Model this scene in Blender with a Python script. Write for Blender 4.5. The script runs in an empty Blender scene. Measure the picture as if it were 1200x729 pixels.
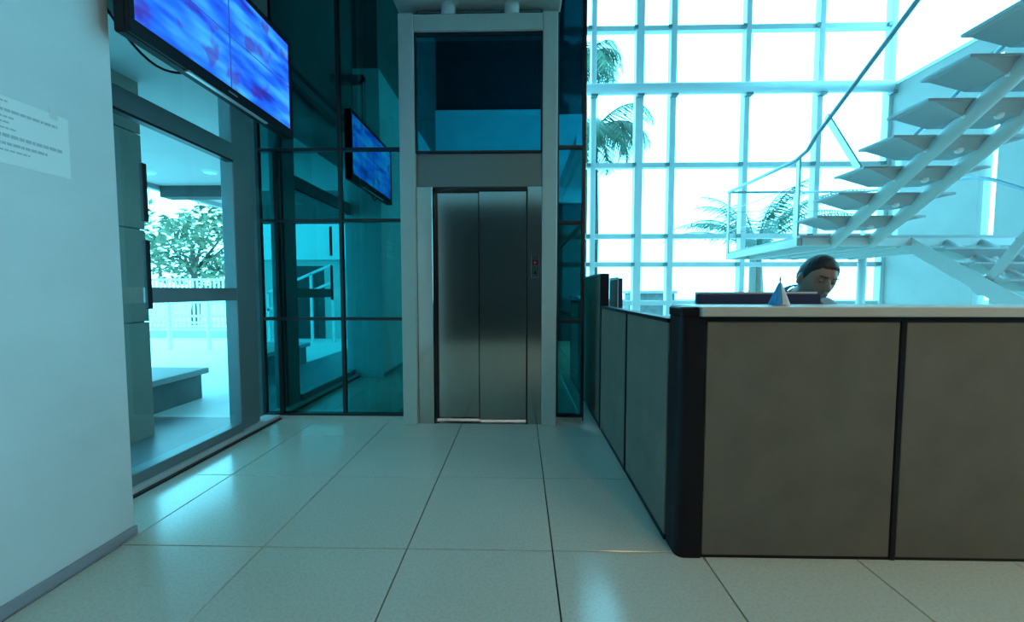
import bpy, bmesh, math, random
from mathutils import Vector, Matrix
random.seed(7)
S = bpy.context.scene
COL = S.collection
R = math.radians

# ------------------------------------------------------------------ camera
cam_d = bpy.data.cameras.new('camera')
cam_d.sensor_width = 36.0
cam_d.lens = 36.0 * 455.0 / 1200.0
cam_d.clip_start = 0.05
cam_d.clip_end = 300
cam = bpy.data.objects.new('camera', cam_d)
COL.objects.link(cam)
cam.location = (0, 0, 1.15)
cam.rotation_euler = (R(90 - 3.0), 0, R(1.2))
S.camera = cam

# ------------------------------------------------------------------ world and exposure
W = bpy.data.worlds.new('overcast_sky')
S.world = W
W.use_nodes = True
wn = W.node_tree.nodes
wn['Background'].inputs[0].default_value = (0.185, 0.76, 1.0, 1)
wn['Background'].inputs[1].default_value = 7.3
S.view_settings.view_transform = 'Standard'
S.view_settings.look = 'None'
S.view_settings.gamma = 1
S.view_settings.exposure = 0.0
S.view_settings.use_curve_mapping = False
S.cycles.transparent_max_bounces = 24
S.cycles.max_bounces = 10
S.cycles.diffuse_bounces = 6
S.cycles.sample_clamp_indirect = 6.0

# ------------------------------------------------------------------ materials
def newmat(name):
    m = bpy.data.materials.new(name)
    m.use_nodes = True
    return m, m.node_tree.nodes, m.node_tree.links

def pmat(name, col, rough=0.6, metal=0.0, spec=0.5, noise=0.0, nscale=30.0, bump=0.0, emit=None, estr=0.0, stretch=None, aniso=0.0):
    m, n, l = newmat(name)
    b = n['Principled BSDF']
    b.inputs['Base Color'].default_value = (*col, 1)
    b.inputs['Roughness'].default_value = rough
    b.inputs['Metallic'].default_value = metal
    b.inputs['Specular IOR Level'].default_value = spec
    if aniso:
        b.inputs['Anisotropic'].default_value = aniso
    if emit:
        b.inputs['Emission Color'].default_value = (*emit, 1)
        b.inputs['Emission Strength'].default_value = estr
    if noise or bump:
        tc = n.new('ShaderNodeTexCoord')
        src = tc.outputs['Object']
        if stretch:
            mp = n.new('ShaderNodeMapping')
            mp.inputs['Scale'].default_value = stretch
            l.new(src, mp.inputs['Vector'])
            src = mp.outputs['Vector']
        t = n.new('ShaderNodeTexNoise')
        t.inputs['Scale'].default_value = nscale
        t.inputs['Detail'].default_value = 5
        l.new(src, t.inputs['Vector'])
        if noise:
            r = n.new('ShaderNodeValToRGB')
            r.color_ramp.elements[0].position = 0.3
            r.color_ramp.elements[1].position = 0.7
            r.color_ramp.elements[0].color = (*[c * (1 - noise) for c in col], 1)
            r.color_ramp.elements[1].color = (*[min(1, c * (1 + noise)) for c in col], 1)
            l.new(t.outputs['Fac'], r.inputs['Fac'])
            l.new(r.outputs['Color'], b.inputs['Base Color'])
        if bump:
            bp = n.new('ShaderNodeBump')
            bp.inputs['Strength'].default_value = bump
            bp.inputs['Distance'].default_value = 0.01
            l.new(t.outputs['Fac'], bp.inputs['Height'])
            l.new(bp.outputs['Normal'], b.inputs['Normal'])
    return m

def glassmat(name, tint, refl, base, power=5.0, rough=0.0):
    """thin pane: tinted transmission mixed with a mirror reflection growing with the angle"""
    m, n, l = newmat(name)
    n.remove(n['Principled BSDF'])
    tr = n.new('ShaderNodeBsdfTransparent')
    tr.inputs[0].default_value = (*tint, 1)
    gl = n.new('ShaderNodeBsdfGlossy')
    gl.inputs['Color'].default_value = (*refl, 1)
    gl.inputs['Roughness'].default_value = rough
    lw = n.new('ShaderNodeLayerWeight')
    lw.inputs['Blend'].default_value = 0.5
    pw = n.new('ShaderNodeMath'); pw.operation = 'POWER'
    pw.inputs[1].default_value = power
    l.new(lw.outputs['Facing'], pw.inputs[0])
    mr = n.new('ShaderNodeMapRange')
    mr.inputs['To Min'].default_value = base
    mr.inputs['To Max'].default_value = 1.0
    l.new(pw.outputs[0], mr.inputs['Value'])
    mx = n.new('ShaderNodeMixShader')
    l.new(mr.outputs[0], mx.inputs[0])
    l.new(tr.outputs[0], mx.inputs[1])
    l.new(gl.outputs[0], mx.inputs[2])
    l.new(mx.outputs[0], n['Material Output'].inputs['Surface'])
    return m

M = {}
M['plaster'] = pmat('white_plaster', (0.77, 0.81, 0.83), 0.75, noise=0.05, nscale=3, bump=0.03)
M['grey_plaster'] = pmat('pale_grey_plaster', (0.42, 0.43, 0.42), 0.75, noise=0.04, nscale=3)
M['upper_wall'] = pmat('slate_paint', (0.15, 0.17, 0.17), 0.7, noise=0.1, nscale=2)
M['white'] = pmat('white_paint', (0.80, 0.80, 0.80), 0.45)
M['white_alu'] = pmat('white_coated_aluminium', (0.72, 0.76, 0.78), 0.4)
M['grey_alu'] = pmat('grey_aluminium', (0.23, 0.30, 0.32), 0.4, 0.3)
M['black_frame'] = pmat('black_steel_frame', (0.012, 0.014, 0.02), 0.4)
M['black'] = pmat('black_plastic', (0.006, 0.006, 0.011), 0.5, spec=0.25)
M['dark_wall'] = pmat('dark_panelling', (0.016, 0.018, 0.022), 0.6, noise=0.2, nscale=4)
M['shaft'] = pmat('shaft_concrete', (0.10, 0.13, 0.13), 0.8, noise=0.2, nscale=4)
M['ceil'] = pmat('ceiling_paint', (0.30, 0.32, 0.33), 0.8)
M['frame_grey'] = pmat('grey_enamelled_steel', (0.50, 0.53, 0.48), 0.45, noise=0.03, nscale=8)
M['header'] = pmat('satin_steel_header', (0.23, 0.24, 0.22), 0.45, 0.5)
M['steel'] = pmat('brushed_steel', (0.50, 0.48, 0.44), 0.13, 1.0, noise=0.06, nscale=6, stretch=(60, 60, 0.5))
M['pipe'] = pmat('grey_pipe', (0.62, 0.64, 0.60), 0.4)
M['fabric'] = pmat('taupe_panel_fabric', (0.175, 0.152, 0.122), 0.85, noise=0.12, nscale=5, bump=0.0)
M['fabric_side'] = M['fabric']
M['laminate'] = pmat('pale_laminate', (0.62, 0.58, 0.52), 0.4)
M['desk'] = pmat('grey_laminate_desk', (0.45, 0.43, 0.40), 0.45)
M['paper'] = pmat('paper', (0.93, 0.95, 0.95), 0.7)
M['ink'] = pmat('grey_ink', (0.52, 0.60, 0.64), 0.8)
M['skin'] = pmat('skin', (0.28, 0.16, 0.12), 0.5, noise=0.06, nscale=20)
M['hair'] = pmat('dark_hair', (0.012, 0.012, 0.018), 0.55, noise=0.3, nscale=80, bump=0.3)
M['shirt'] = pmat('pale_blue_shirt', (0.30, 0.40, 0.48), 0.8, noise=0.06, nscale=12)
M['navy'] = pmat('navy_cloth', (0.02, 0.03, 0.09), 0.8)
M['eye'] = pmat('eye', (0.03, 0.02, 0.02), 0.2)
M['flag_blue'] = pmat('sky_blue_cloth', (0.05, 0.36, 0.72), 0.8)
M['flag_white'] = pmat('white_cloth', (0.75, 0.75, 0.75), 0.8)
M['gold'] = pmat('brass', (0.6, 0.35, 0.25), 0.35, 0.6)
M['stair'] = pmat('stair_white_steel', (0.62, 0.66, 0.66), 0.45)
M['tread'] = pmat('tread_painted_steel', (0.42, 0.45, 0.46), 0.5)
M['sky_spot'] = pmat('white_sky_spot', (0.9, 0.9, 0.9), 0.3)  # white that paints bright sky showing through tread holes
M['rail'] = pmat('grey_handrail_steel', (0.30, 0.42, 0.50), 0.35, 0.1)
M['rail_light'] = pmat('satin_steel_rail', (0.55, 0.60, 0.62), 0.3, 0.5)
M['grout'] = pmat('grout', (0.03, 0.04, 0.04), 0.9)
M['skirt'] = pmat('grey_skirting', (0.36, 0.36, 0.40), 0.5)
M['leaf'] = pmat('leaf_green', (0.13, 0.17, 0.10), 0.6, noise=0.5, nscale=3)
M['leaf2'] = pmat('leaf_olive', (0.20, 0.22, 0.14), 0.6, noise=0.5, nscale=3)
M['palm'] = pmat('palm_leaf', (0.045, 0.12, 0.07), 0.5, noise=0.4, nscale=3)
M['bark'] = pmat('bark', (0.10, 0.08, 0.06), 0.9, noise=0.3, nscale=12, bump=0.5)
M['pavement'] = pmat('pale_paving', (0.42, 0.44, 0.44), 0.6, noise=0.1, nscale=2)
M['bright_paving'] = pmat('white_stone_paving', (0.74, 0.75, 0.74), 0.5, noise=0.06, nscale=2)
M['canopy_shade'] = pmat('shade_darkened_paving', (0.15, 0.17, 0.19), 0.35, noise=0.15, nscale=2)  # paving grey darkened to paint the shade under the canopy
M['concrete'] = pmat('concrete', (0.16, 0.18, 0.18), 0.8, noise=0.2, nscale=4)
M['tan'] = pmat('tan_cladding', (0.34, 0.29, 0.24), 0.6, noise=0.05, nscale=4)
M['facade'] = pmat('grey_facade', (0.52, 0.55, 0.52), 0.8)
M['facade_dark'] = pmat('dark_facade', (0.04, 0.05, 0.05), 0.8)
M['soffit'] = pmat('soffit_paint', (0.40, 0.42, 0.42), 0.8)
M['lamp'] = pmat('lamp_diffuser', (0.9, 0.9, 0.9), 0.4, emit=(1.0, 0.80, 0.55), estr=8.0)
M['red_led'] = pmat('red_led', (0.2, 0.01, 0.01), 0.3, emit=(1.0, 0.08, 0.08), estr=0.6)
M['clear'] = glassmat('clear_glass', (0.80, 0.95, 0.97), (0.7, 0.95, 1.0), 0.10)
M['sky_glass'] = glassmat('curtain_wall_glass', (0.97, 0.99, 1.0), (0.8, 1.0, 1.0), 0.05)
M['teal'] = glassmat('teal_solar_glass', (0.02, 0.20, 0.22), (0.08, 0.78, 0.80), 0.37, 4.0)
M['blue_glass'] = glassmat('blue_solar_glass', (0.02, 0.20, 0.28), (0.03, 0.66, 0.90), 0.46, 4.0)

def terrazzo():
    m, n, l = newmat('terrazzo')
    b = n['Principled BSDF']
    b.inputs['Roughness'].default_value = 0.17
    b.inputs['Specular IOR Level'].default_value = 0.8
    tc = n.new('ShaderNodeTexCoord')
    geo = n.new('ShaderNodeNewGeometry')
    t = n.new('ShaderNodeTexNoise'); t.inputs['Scale'].default_value = 90; t.inputs['Detail'].default_value = 4
    t2 = n.new('ShaderNodeTexNoise'); t2.inputs['Scale'].default_value = 1.6
    l.new(geo.outputs['Position'], t.inputs['Vector'])
    l.new(geo.outputs['Position'], t2.inputs['Vector'])
    r = n.new('ShaderNodeValToRGB')
    r.color_ramp.elements[0].position = 0.36; r.color_ramp.elements[0].color = (0.66, 0.64, 0.55, 1)
    r.color_ramp.elements[1].position = 0.56; r.color_ramp.elements[1].color = (0.74, 0.72, 0.62, 1)
    l.new(t.outputs['Fac'], r.inputs['Fac'])
    mx = n.new('ShaderNodeMix'); mx.data_type = 'RGBA'; mx.blend_type = 'MULTIPLY'
    mx.inputs[0].default_value = 0.12
    l.new(r.outputs['Color'], mx.inputs[6])
    l.new(t2.outputs['Fac'], mx.inputs[7])
    l.new(mx.outputs[2], b.inputs['Base Color'])
    return m
M['terrazzo'] = terrazzo()

def screenmat():
    """four security-camera views in blues, from the screen's own UV map"""
    m, n, l = newmat('cctv_screen')
    b = n['Principled BSDF']
    b.inputs['Base Color'].default_value = (0.005, 0.005, 0.01, 1)
    b.inputs['Roughness'].default_value = 0.25
    uv = n.new('ShaderNodeUVMap'); uv.uv_map = 'UVMap'
    mp = n.new('ShaderNodeMapping'); mp.inputs['Scale'].default_value = (2.6, 5.2, 1)
    mp.inputs['Rotation'].default_value = (0, 0, 0.5)
    l.new(uv.outputs[0], mp.inputs[0])
    n1 = n.new('ShaderNodeTexNoise'); n1.inputs['Scale'].default_value = 0.9; n1.inputs['Detail'].default_value = 2
    n1.inputs['Roughness'].default_value = 0.55
    l.new(mp.outputs[0], n1.inputs['Vector'])
    r1 = n.new('ShaderNodeValToRGB')
    e = r1.color_ramp.elements
    e[0].position = 0.28; e[0].color = (0.015, 0.012, 0.16, 1)
    e[1].position = 0.62; e[1].color = (0.05, 0.40, 1.0, 1)
    k = e.new(0.36); k.color = (0.012, 0.05, 0.55, 1)
    k = e.new(0.44); k.color = (0.012, 0.14, 0.95, 1)
    l.new(n1.outputs['Fac'], r1.inputs['Fac'])
    # purple figures
    v = n.new('ShaderNodeTexNoise'); v.inputs['Scale'].default_value = 3.4; v.inputs['Detail'].default_value = 2
    mp2 = n.new('ShaderNodeMapping'); mp2.inputs['Scale'].default_value = (2.4, 1.3, 1); mp2.inputs['Location'].default_value = (3.3, 1.1, 0)
    l.new(uv.outputs[0], mp2.inputs[0]); l.new(mp2.outputs[0], v.inputs['Vector'])
    r2 = n.new('ShaderNodeValToRGB')
    r2.color_ramp.elements[0].position = 0.56; r2.color_ramp.elements[0].color = (0, 0, 0, 1)
    r2.color_ramp.elements[1].position = 0.66; r2.color_ramp.elements[1].color = (1, 1, 1, 1)
    l.new(v.outputs['Fac'], r2.inputs['Fac'])
    mx = n.new('ShaderNodeMix'); mx.data_type = 'RGBA'
    sc = n.new('ShaderNodeMath'); sc.operation = 'MULTIPLY'; sc.inputs[1].default_value = 0.62
    l.new(r2.outputs[0], sc.inputs[0]); l.new(sc.outputs[0], mx.inputs[0])
    l.new(r1.outputs[0], mx.inputs[6]); mx.inputs[7].default_value = (0.05, 0.015, 0.27, 1)
    # split lines in the middle
    sx = n.new('ShaderNodeSeparateXYZ'); l.new(uv.outputs[0], sx.inputs[0])
    prev = mx.outputs[2]
    for ax, wd in ((0, 0.004), (1, 0.006)):
        c = n.new('ShaderNodeMath'); c.operation = 'COMPARE'; c.inputs[1].default_value = 0.5; c.inputs[2].default_value = wd
        l.new(sx.outputs[ax], c.inputs[0])
        m2 = n.new('ShaderNodeMix'); m2.data_type = 'RGBA'; m2.inputs[7].default_value = (0.03, 0.05, 0.4, 1)
        l.new(c.outputs[0], m2.inputs[0]); l.new(prev, m2.inputs[6]); prev = m2.outputs[2]
    l.new(prev, b.inputs['Emission Color'])
    b.inputs['Emission Strength'].default_value = 1.25
    return m
M['screen'] = screenmat()

# ------------------------------------------------------------------ helpers
def link_props(o, label=None, cat=None, group=None, kind=None):
    if label: o['label'] = label
    if cat: o['category'] = cat
    if group: o['group'] = group
    if kind: o['kind'] = kind
    return o

def wpos(o):
    p = Vector((0, 0, 0))
    while o:
        p += o.location
        o = o.parent
    return p

def empty(name, loc, label=None, cat=None, group=None, kind=None):
    o = bpy.data.objects.new(name, None)
    o.empty_display_size = 0.1
    COL.objects.link(o)
    o.location = loc
    return link_props(o, label, cat, group, kind)

def from_bm(name, bm, mat, parent=None, smooth=False):
    """a bmesh in world coordinates becomes one mesh object with its origin at its own base"""
    bmesh.ops.recalc_face_normals(bm, faces=bm.faces)
    if bm.verts:
        xs = [v.co.x for v in bm.verts]; ys = [v.co.y for v in bm.verts]; zs = [v.co.z for v in bm.verts]
        org = Vector(((min(xs) + max(xs)) / 2, (min(ys) + max(ys)) / 2, min(zs)))
    else:
        org = Vector((0, 0, 0))
    for v in bm.verts: v.co -= org
    me = bpy.data.meshes.new(name)
    bm.to_mesh(me); bm.free()
    if smooth:
        for p in me.polygons: p.use_smooth = True
    me.materials.append(M[mat] if isinstance(mat, str) else mat)
    o = bpy.data.objects.new(name, me)
    COL.objects.link(o)
    if parent:
        o.parent = parent
        o.location = org - wpos(parent)
    else:
        o.location = org
    return o

def a_box(bm, x0, x1, y0, y1, z0, z1, bev=0.0):
    vs = [bm.verts.new((x, y, z)) for z in (z0, z1) for x, y in ((x0, y0), (x1, y0), (x1, y1), (x0, y1))]
    fs = [(3, 2, 1, 0), (4, 5, 6, 7), (0, 1, 5, 4), (1, 2, 6, 5), (2, 3, 7, 6), (3, 0, 4, 7)]
    faces = [bm.faces.new([vs[i] for i in f]) for f in fs]
    if bev:
        es = list({e for f in faces for e in f.edges})
        bmesh.ops.bevel(bm, geom=es, offset=bev, segments=1, affect='EDGES')
    return faces

def box(name, x0, x1, y0, y1, z0, z1, mat, parent=None, bev=0.0):
    bm = bmesh.new()
    a_box(bm, min(x0, x1), max(x0, x1), min(y0, y1), max(y0, y1), min(z0, z1), max(z0, z1), bev)
    return from_bm(name, bm, mat, parent)

def frame_axes(d):
    d = d.normalized()
    ref = Vector((0, 0, 1)) if abs(d.z) < 0.9 else Vector((1, 0, 0))
    u = d.cross(ref).normalized()
    return u, d.cross(u).normalized()

def a_tube(bm, pts, r, seg=12, cap=True):
    pts = [Vector(p) for p in pts]
    rs = r if isinstance(r, (list, tuple)) else [r] * len(pts)
    rings = []
    u = None
    for i, p in enumerate(pts):
        if i == 0: d = pts[1] - pts[0]
        elif i == len(pts) - 1: d = pts[-1] - pts[-2]
        else: d = (pts[i + 1] - p).normalized() + (p - pts[i - 1]).normalized()
        d.normalize()
        if u is None:
            u, v = frame_axes(d)
        else:
            u = (u - d * u.dot(d)).normalized()
            v = d.cross(u)
        rings.append([bm.verts.new(p + (u * math.cos(a) + v * math.sin(a)) * rs[i]) for a in [2 * math.pi * k / seg for k in range(seg)]])
    for a, b in zip(rings, rings[1:]):
        for k in range(seg):
            bm.faces.new((a[k], a[(k + 1) % seg], b[(k + 1) % seg], b[k]))
    if cap:
        bm.faces.new(rings[0][::-1]); bm.faces.new(rings[-1])

def tube(name, pts, r, mat, parent=None, seg=12):
    bm = bmesh.new(); a_tube(bm, pts, r, seg)
    o = from_bm(name, bm, mat, parent)
    for p in o.data.polygons: p.use_smooth = len(p.vertices) == 4
    return o

def bar(name, p0, p1, w, h, mat, parent=None):
    """a flat bar from p0 to p1, w across (horizontal), h in the other direction"""
    bm = bmesh.new()
    p0, p1 = Vector(p0), Vector(p1)
    u, v = frame_axes(p1 - p0)
    vs = [bm.verts.new(p + u * a * w / 2 + v * b * h / 2) for p in (p0, p1) for a, b in ((-1, -1), (1, -1), (1, 1), (-1, 1))]
    for f in [(3, 2, 1, 0), (4, 5, 6, 7), (0, 1, 5, 4), (1, 2, 6, 5), (2, 3, 7, 6), (3, 0, 4, 7)]:
        bm.faces.new([vs[i] for i in f])
    return from_bm(name, bm, mat, parent)

def prism(name, poly, axis, a0, a1, mat, parent=None):
    """polygon of 2-D points swept along an axis; axis x: (y,z); y: (x,z); z: (x,y)"""
    bm = bmesh.new()
    def P3(p, a):
        return {'x': (a, p[0], p[1]), 'y': (p[0], a, p[1]), 'z': (p[0], p[1], a)}[axis]
    A = [bm.verts.new(P3(p, a0)) for p in poly]
    B = [bm.verts.new(P3(p, a1)) for p in poly]
    bm.faces.new(A[::-1]); bm.faces.new(B)
    n = len(poly)
    for i in range(n):
        bm.faces.new((A[i], A[(i + 1) % n], B[(i + 1) % n], B[i]))
    return from_bm(name, bm, mat, parent)

def lathe(name, c, prof, mat, parent=None, seg=20):
    bm = bmesh.new()
    rings = []
    for r, z in prof:
        rings.append([bm.verts.new((c[0] + r * math.cos(2 * math.pi * k / seg), c[1] + r * math.sin(2 * math.pi * k / seg), c[2] + z)) for k in range(seg)])
    for a, b in zip(rings, rings[1:]):
        for k in range(seg):
            bm.faces.new((a[k], a[(k + 1) % seg], b[(k + 1) % seg], b[k]))
    bm.faces.new(rings[0][::-1]); bm.faces.new(rings[-1])
    o = from_bm(name, bm, mat, parent)
    for p in o.data.polygons: p.use_smooth = len(p.vertices) == 4
    return o

def pane(name, x0, x1, y0, y1, z0, z1, mat, parent):
    """a single sheet so that a ray meets one tinted surface"""
    bm = bmesh.new()
    if abs(x1 - x0) < 1e-6:
        c = [(x0, y0, z0), (x0, y1, z0), (x0, y1, z1), (x0, y0, z1)]
    else:
        c = [(x0, y0, z0), (x1, y0, z0), (x1, y0, z1), (x0, y0, z1)]
    bm.faces.new([bm.verts.new(p) for p in c])
    return from_bm(name, bm, mat, parent)

TOPZ = 8.0
# ------------------------------------------------------------------ setting: floor
TX, TY, OX, OY = 0.649, 0.667, 0.145, 1.665
floor = box('floor', -2.30, 7.62, -2.0, 8.45, -0.12, -0.012, 'grout')
link_props(floor, 'pale beige terrazzo tiled lobby floor with thin dark joints', 'floor', kind='structure')
tile_meshes = {}
G = 0.003
for i in range(-4, 12):
    for j in range(-6, 11):
        x0, x1 = OX + i * TX, OX + (i + 1) * TX
        y0, y1 = OY + j * TY, OY + (j + 1) * TY
        x0, x1 = max(x0, -2.30), min(x1, 7.60)
        y0, y1 = max(y0, -2.0), min(y1, 8.4)
        if y1 < 1.75: x0 = max(x0, -1.82)
        if x1 - x0 < 0.05 or y1 - y0 < 0.05: continue
        if x1 < 0.5 and y0 > 3.6: continue
        w, h = x1 - x0 - 2 * G, y1 - y0 - 2 * G
        key = (round(w, 3), round(h, 3))
        if key not in tile_meshes:
            t = box('tile', x0 + G, x1 - G, y0 + G, y1 - G, -0.012, 0.0, 'terrazzo', floor, bev=0.0015)
            tile_meshes[key] = t.data
        else:
            t = bpy.data.objects.new('tile', tile_meshes[key])
            COL.objects.link(t); t.parent = floor
            t.location = Vector(((x0 + x1) / 2, (y0 + y1) / 2, -0.012)) - wpos(floor)

# ------------------------------------------------------------------ setting: walls, ceiling
link_props(box('wall_left', -2.30, -1.82, -2.2, 1.74, -0.1, 4.0, 'plaster'), 'white plastered wall pier with a notice taped to it', 'wall', kind='structure')
bb = box('baseboard_left', -1.82, -1.806, -1.85, 1.745, 0.0, 0.045, 'skirt', bev=0.003)
link_props(bb, 'grey skirting along the foot of the white pier', 'baseboard', kind='structure')
bm = bmesh.new()
a_box(bm, -2.36, -2.16, 1.74, 3.40, 3.28, TOPZ)
a_box(bm, -2.36, -1.83, -2.2, 1.74, 4.0, TOPZ)
link_props(from_bm('wall_left_upper', bm, 'upper_wall'), 'slate painted wall above the white pier and side window', 'wall', kind='structure')
wb = box('wall_back', -2.0, 7.62, -2.2, -2.0, -0.1, TOPZ, 'dark_wall')
link_props(wb, 'dark panelled rear wall with a white gallery front', 'wall', kind='structure')
box('gallery_front', -1.82, 7.6, -2.0, -1.88, 3.1, 5.0, 'plaster', wb)
# right wall: white, with a narrow full-height window and a clerestory opening
bm = bmesh.new()
XR = 7.6
a_box(bm, XR, XR + 0.2, -2.2, 0.9, -0.1, 5.3)
a_box(bm, XR, XR + 0.2, 5.1, 6.46, -0.1, 5.3)
a_box(bm, XR, XR + 0.2, 0.9, 5.1, -0.1, 0.12)
a_box(bm, XR, XR + 0.2, 0.9, 5.1, 3.35, 3.55)
a_box(bm, XR, XR + 0.2, 0.9, 5.1, 5.2, 5.3)
a_box(bm, XR, XR + 0.2, 6.70, 8.5, -0.1, 5.3)
a_box(bm, XR, XR + 0.2, 6.46, 6.70, 5.0, 5.3)
a_box(bm, XR, XR + 0.2, -2.2, 6.30, 5.3, TOPZ)
link_props(from_bm('wall_right', bm, 'grey_plaster'), 'white plastered wall beyond the staircase', 'wall', kind='structure')
w5 = empty('window_5', (XR, 7.35, 5.3), 'high clerestory window above the white wall', 'window', kind='structure')
pane('pane', XR + 0.1, XR + 0.1, 6.30, 8.4, 5.3, TOPZ, 'sky_glass', w5)
box('sill', XR - 0.02, XR + 0.2, 6.30, 8.4, 5.3, 5.36, 'white_alu', w5)
w8 = empty('added_window_8', (XR, 3.0, 0.12), 'large unseen side glazing added to light the white pier', 'window', kind='structure')  # unseen glazing, added to throw more daylight on the pier
for y0, y1 in ((0.9, 1.95), (1.95, 3.0), (3.0, 4.05), (4.05, 5.1)):
    for z0, z1 in ((0.12, 3.35), (3.55, 5.2)):
        pane('pane', XR + 0.1, XR + 0.1, y0, y1, z0, z1, 'sky_glass', w8)  # pane of the added unseen glazing
        box('mullion', XR + 0.04, XR + 0.16, y0 - 0.04, y0 + 0.04, z0, z1, 'white_alu', w8)
w6 = empty('window_6', (XR, 6.58, 0), 'narrow full-height slit window in the white wall behind the stairs', 'window', kind='structure')
pane('pane', XR + 0.1, XR + 0.1, 6.46, 6.70, 0.0, 5.0, 'sky_glass', w6)
box('ceiling', -2.4, 7.8, -2.2, 8.5, TOPZ, TOPZ + 0.2, 'ceil')
link_props(bpy.data.objects['ceiling'], 'grey atrium ceiling', 'ceiling', kind='structure')
# gallery slab over the right front, with warm downlights
gs = box('ceiling_gallery', 0.9, 7.6, -1.88, 0.45, 3.42, 3.66, 'plaster')
link_props(gs, 'white gallery slab over the reception', 'ceiling', kind='structure')

# ------------------------------------------------------------------ window_1: side window
XW = -2.25
w1 = empty('window_1', (XW, 2.6, 0), 'tall side window with grey aluminium frame onto the courtyard', 'window', kind='structure')
box('sill_rail', XW - 0.05, XW + 0.05, 1.74, 3.0, 0.0, 0.10, 'grey_alu', w1, bev=0.004)
box('sill_step', XW - 0.05, XW + 0.09, 1.74, 3.40, 0.0, 0.035, 'white_alu', w1, bev=0.004)
box('floor_channel', XW + 0.09, XW + 0.115, 1.74, 3.40, 0.0, 0.012, 'black_frame', w1)
box('frame_post', XW - 0.07, XW + 0.03, 3.005, 3.20, 0.0, 3.28, 'grey_alu', w1, bev=0.004)
box('frame_post', XW - 0.07, XW + 0.015, 3.205, 3.245, 0.0, 3.28, 'grey_alu', w1, bev=0.004)
box('lintel', XW - 0.05, XW + 0.03, 1.74, 3.005, 2.155, 2.285, 'grey_alu', w1, bev=0.004)
box('lintel_gasket', XW - 0.02, XW + 0.035, 1.74, 3.005, 2.14, 2.155, 'black_frame', w1)
box('mid_rail', XW - 0.03, XW + 0.03, 2.30, 3.005, 1.075, 1.17, 'grey_alu', w1, bev=0.004)
box('pull_bar', XW + 0.012, XW + 0.035, 2.27, 2.30, 1.04, 1.45, 'black_frame', w1, bev=0.004)
box('pull_bar', XW + 0.012, XW + 0.035, 2.27, 2.30, 1.56, 1.90, 'black_frame', w1, bev=0.004)
box('top_rail', XW - 0.05, XW + 0.03, 1.74, 3.005, 3.2, 3.28, 'grey_alu', w1)
pane('pane', XW, XW, 1.74, 3.005, 0.10, 1.075, 'clear', w1)
pane('pane', XW, XW, 1.74, 3.005, 1.17, 2.155, 'clear', w1)
pane('pane', XW, XW, 1.74, 3.005, 2.285, 3.2, 'clear', w1)
pane('pane', XW - 0.02, XW - 0.02, 3.245, 3.42, 0.0, 3.28, 'clear', w1)

# ------------------------------------------------------------------ window_2 / window_3: teal shaft glazing
YG = 3.42
def teal_front(name, xs, label, zs, mats, parent_kind='structure'):
    e = empty(name, ((xs[0] + xs[-1]) / 2, YG, 0), label, 'window', kind=parent_kind)
    for a, x in enumerate(xs):
        t = 0.028
        top = TOPZ
        if name == 'window_2' and a == 1: top = zs[3]
        box('mullion', x - t / 2, x + t / 2, YG - 0.02, YG + 0.05, 0.0, top, 'black_frame', e)
    for z in zs[1:-1]:
        box('transom', xs[0] + 0.014, xs[-1] - 0.014, YG - 0.016, YG + 0.05, z - 0.014, z + 0.014, 'black_frame', e)
    box('bottom_rail', xs[0], xs[-1], YG - 0.025, YG + 0.05, 0.0, 0.05, 'black_frame', e)
    box('bottom_flashing', xs[0], xs[-1], YG - 0.04, YG - 0.025, 0.0, 0.03, 'frame_grey', e)
    for r, (z0, z1) in enumerate(zip(zs, zs[1:])):
        cols = list(zip(xs, xs[1:]))
        if name == 'window_2' and r >= 3: cols = [(xs[0], xs[2]), (xs[2], xs[3])]
        for x0, x1 in cols:
            pane('pane', x0, x1, YG, YG, z0, z1, mats[min(r, len(mats) - 1)], e)
    return e
teal_front('window_2', [-2.30, -2.146, -1.573, -1.01], 'dark teal glass wall in black frames left of the elevator', [0.05, 0.90, 1.765, 2.375, TOPZ - 0.02], ['teal'])
teal_front('window_3', [0.318, 0.548], 'narrow teal glass strip in black frames between elevator and counter', [0.05, 0.88, 1.74, 2.38, TOPZ - 0.02], ['teal', 'teal', 'blue_glass', 'blue_glass'])
# glazed flank of the shaft, towards the curtain wall
w7 = empty('window_7', (0.55, 4.4, 0), 'teal glass flank of the elevator shaft', 'window', kind='structure')
for z0, z1 in ((0.05, 0.88), (0.88, 1.74), (1.74, 2.38), (2.38, 5.2), (5.2, TOPZ)):
    pane('pane', 0.55, 0.55, YG + 0.05, 5.4, z0, z1, 'teal', w7)
    box('transom', 0.535, 0.565, YG + 0.05, 5.4, z0 - 0.014, z0 + 0.014, 'black_frame', w7)
box('post', 0.52, 0.58, 5.36, 5.42, 0, TOPZ, 'black_frame', w7)
# shaft body
bm = bmesh.new()
a_box(bm, -2.42, 0.58, 5.42, 5.55, -0.1, TOPZ)
a_box(bm, -2.42, -2.32, 3.48, 5.42, -0.1, TOPZ)
link_props(from_bm('wall_shaft', bm, 'shaft'), 'dark concrete walls of the elevator shaft', 'wall', kind='structure')
link_props(box('floor_shaft', -2.32, 0.58, 3.47, 5.42, -0.1, -0.02, 'shaft'), 'dark floor of the elevator shaft', 'floor', kind='structure')
sf = empty('shaft_frame', (-1.2, 4.4, -0.02), 'dark steel guide frame inside the teal glass shaft', 'steel frame')
box('column', -1.36, -1.22, 3.62, 3.78, -0.02, TOPZ - 0.02, 'facade_dark', sf)
box('column', -1.36, -1.22, 4.9, 5.04, -0.02, TOPZ - 0.02, 'facade_dark', sf)
tube('guide_rail', [(-1.50, 3.72, -0.02), (-1.50, 3.72, TOPZ - 0.02)], 0.03, 'pipe', sf)
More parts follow.
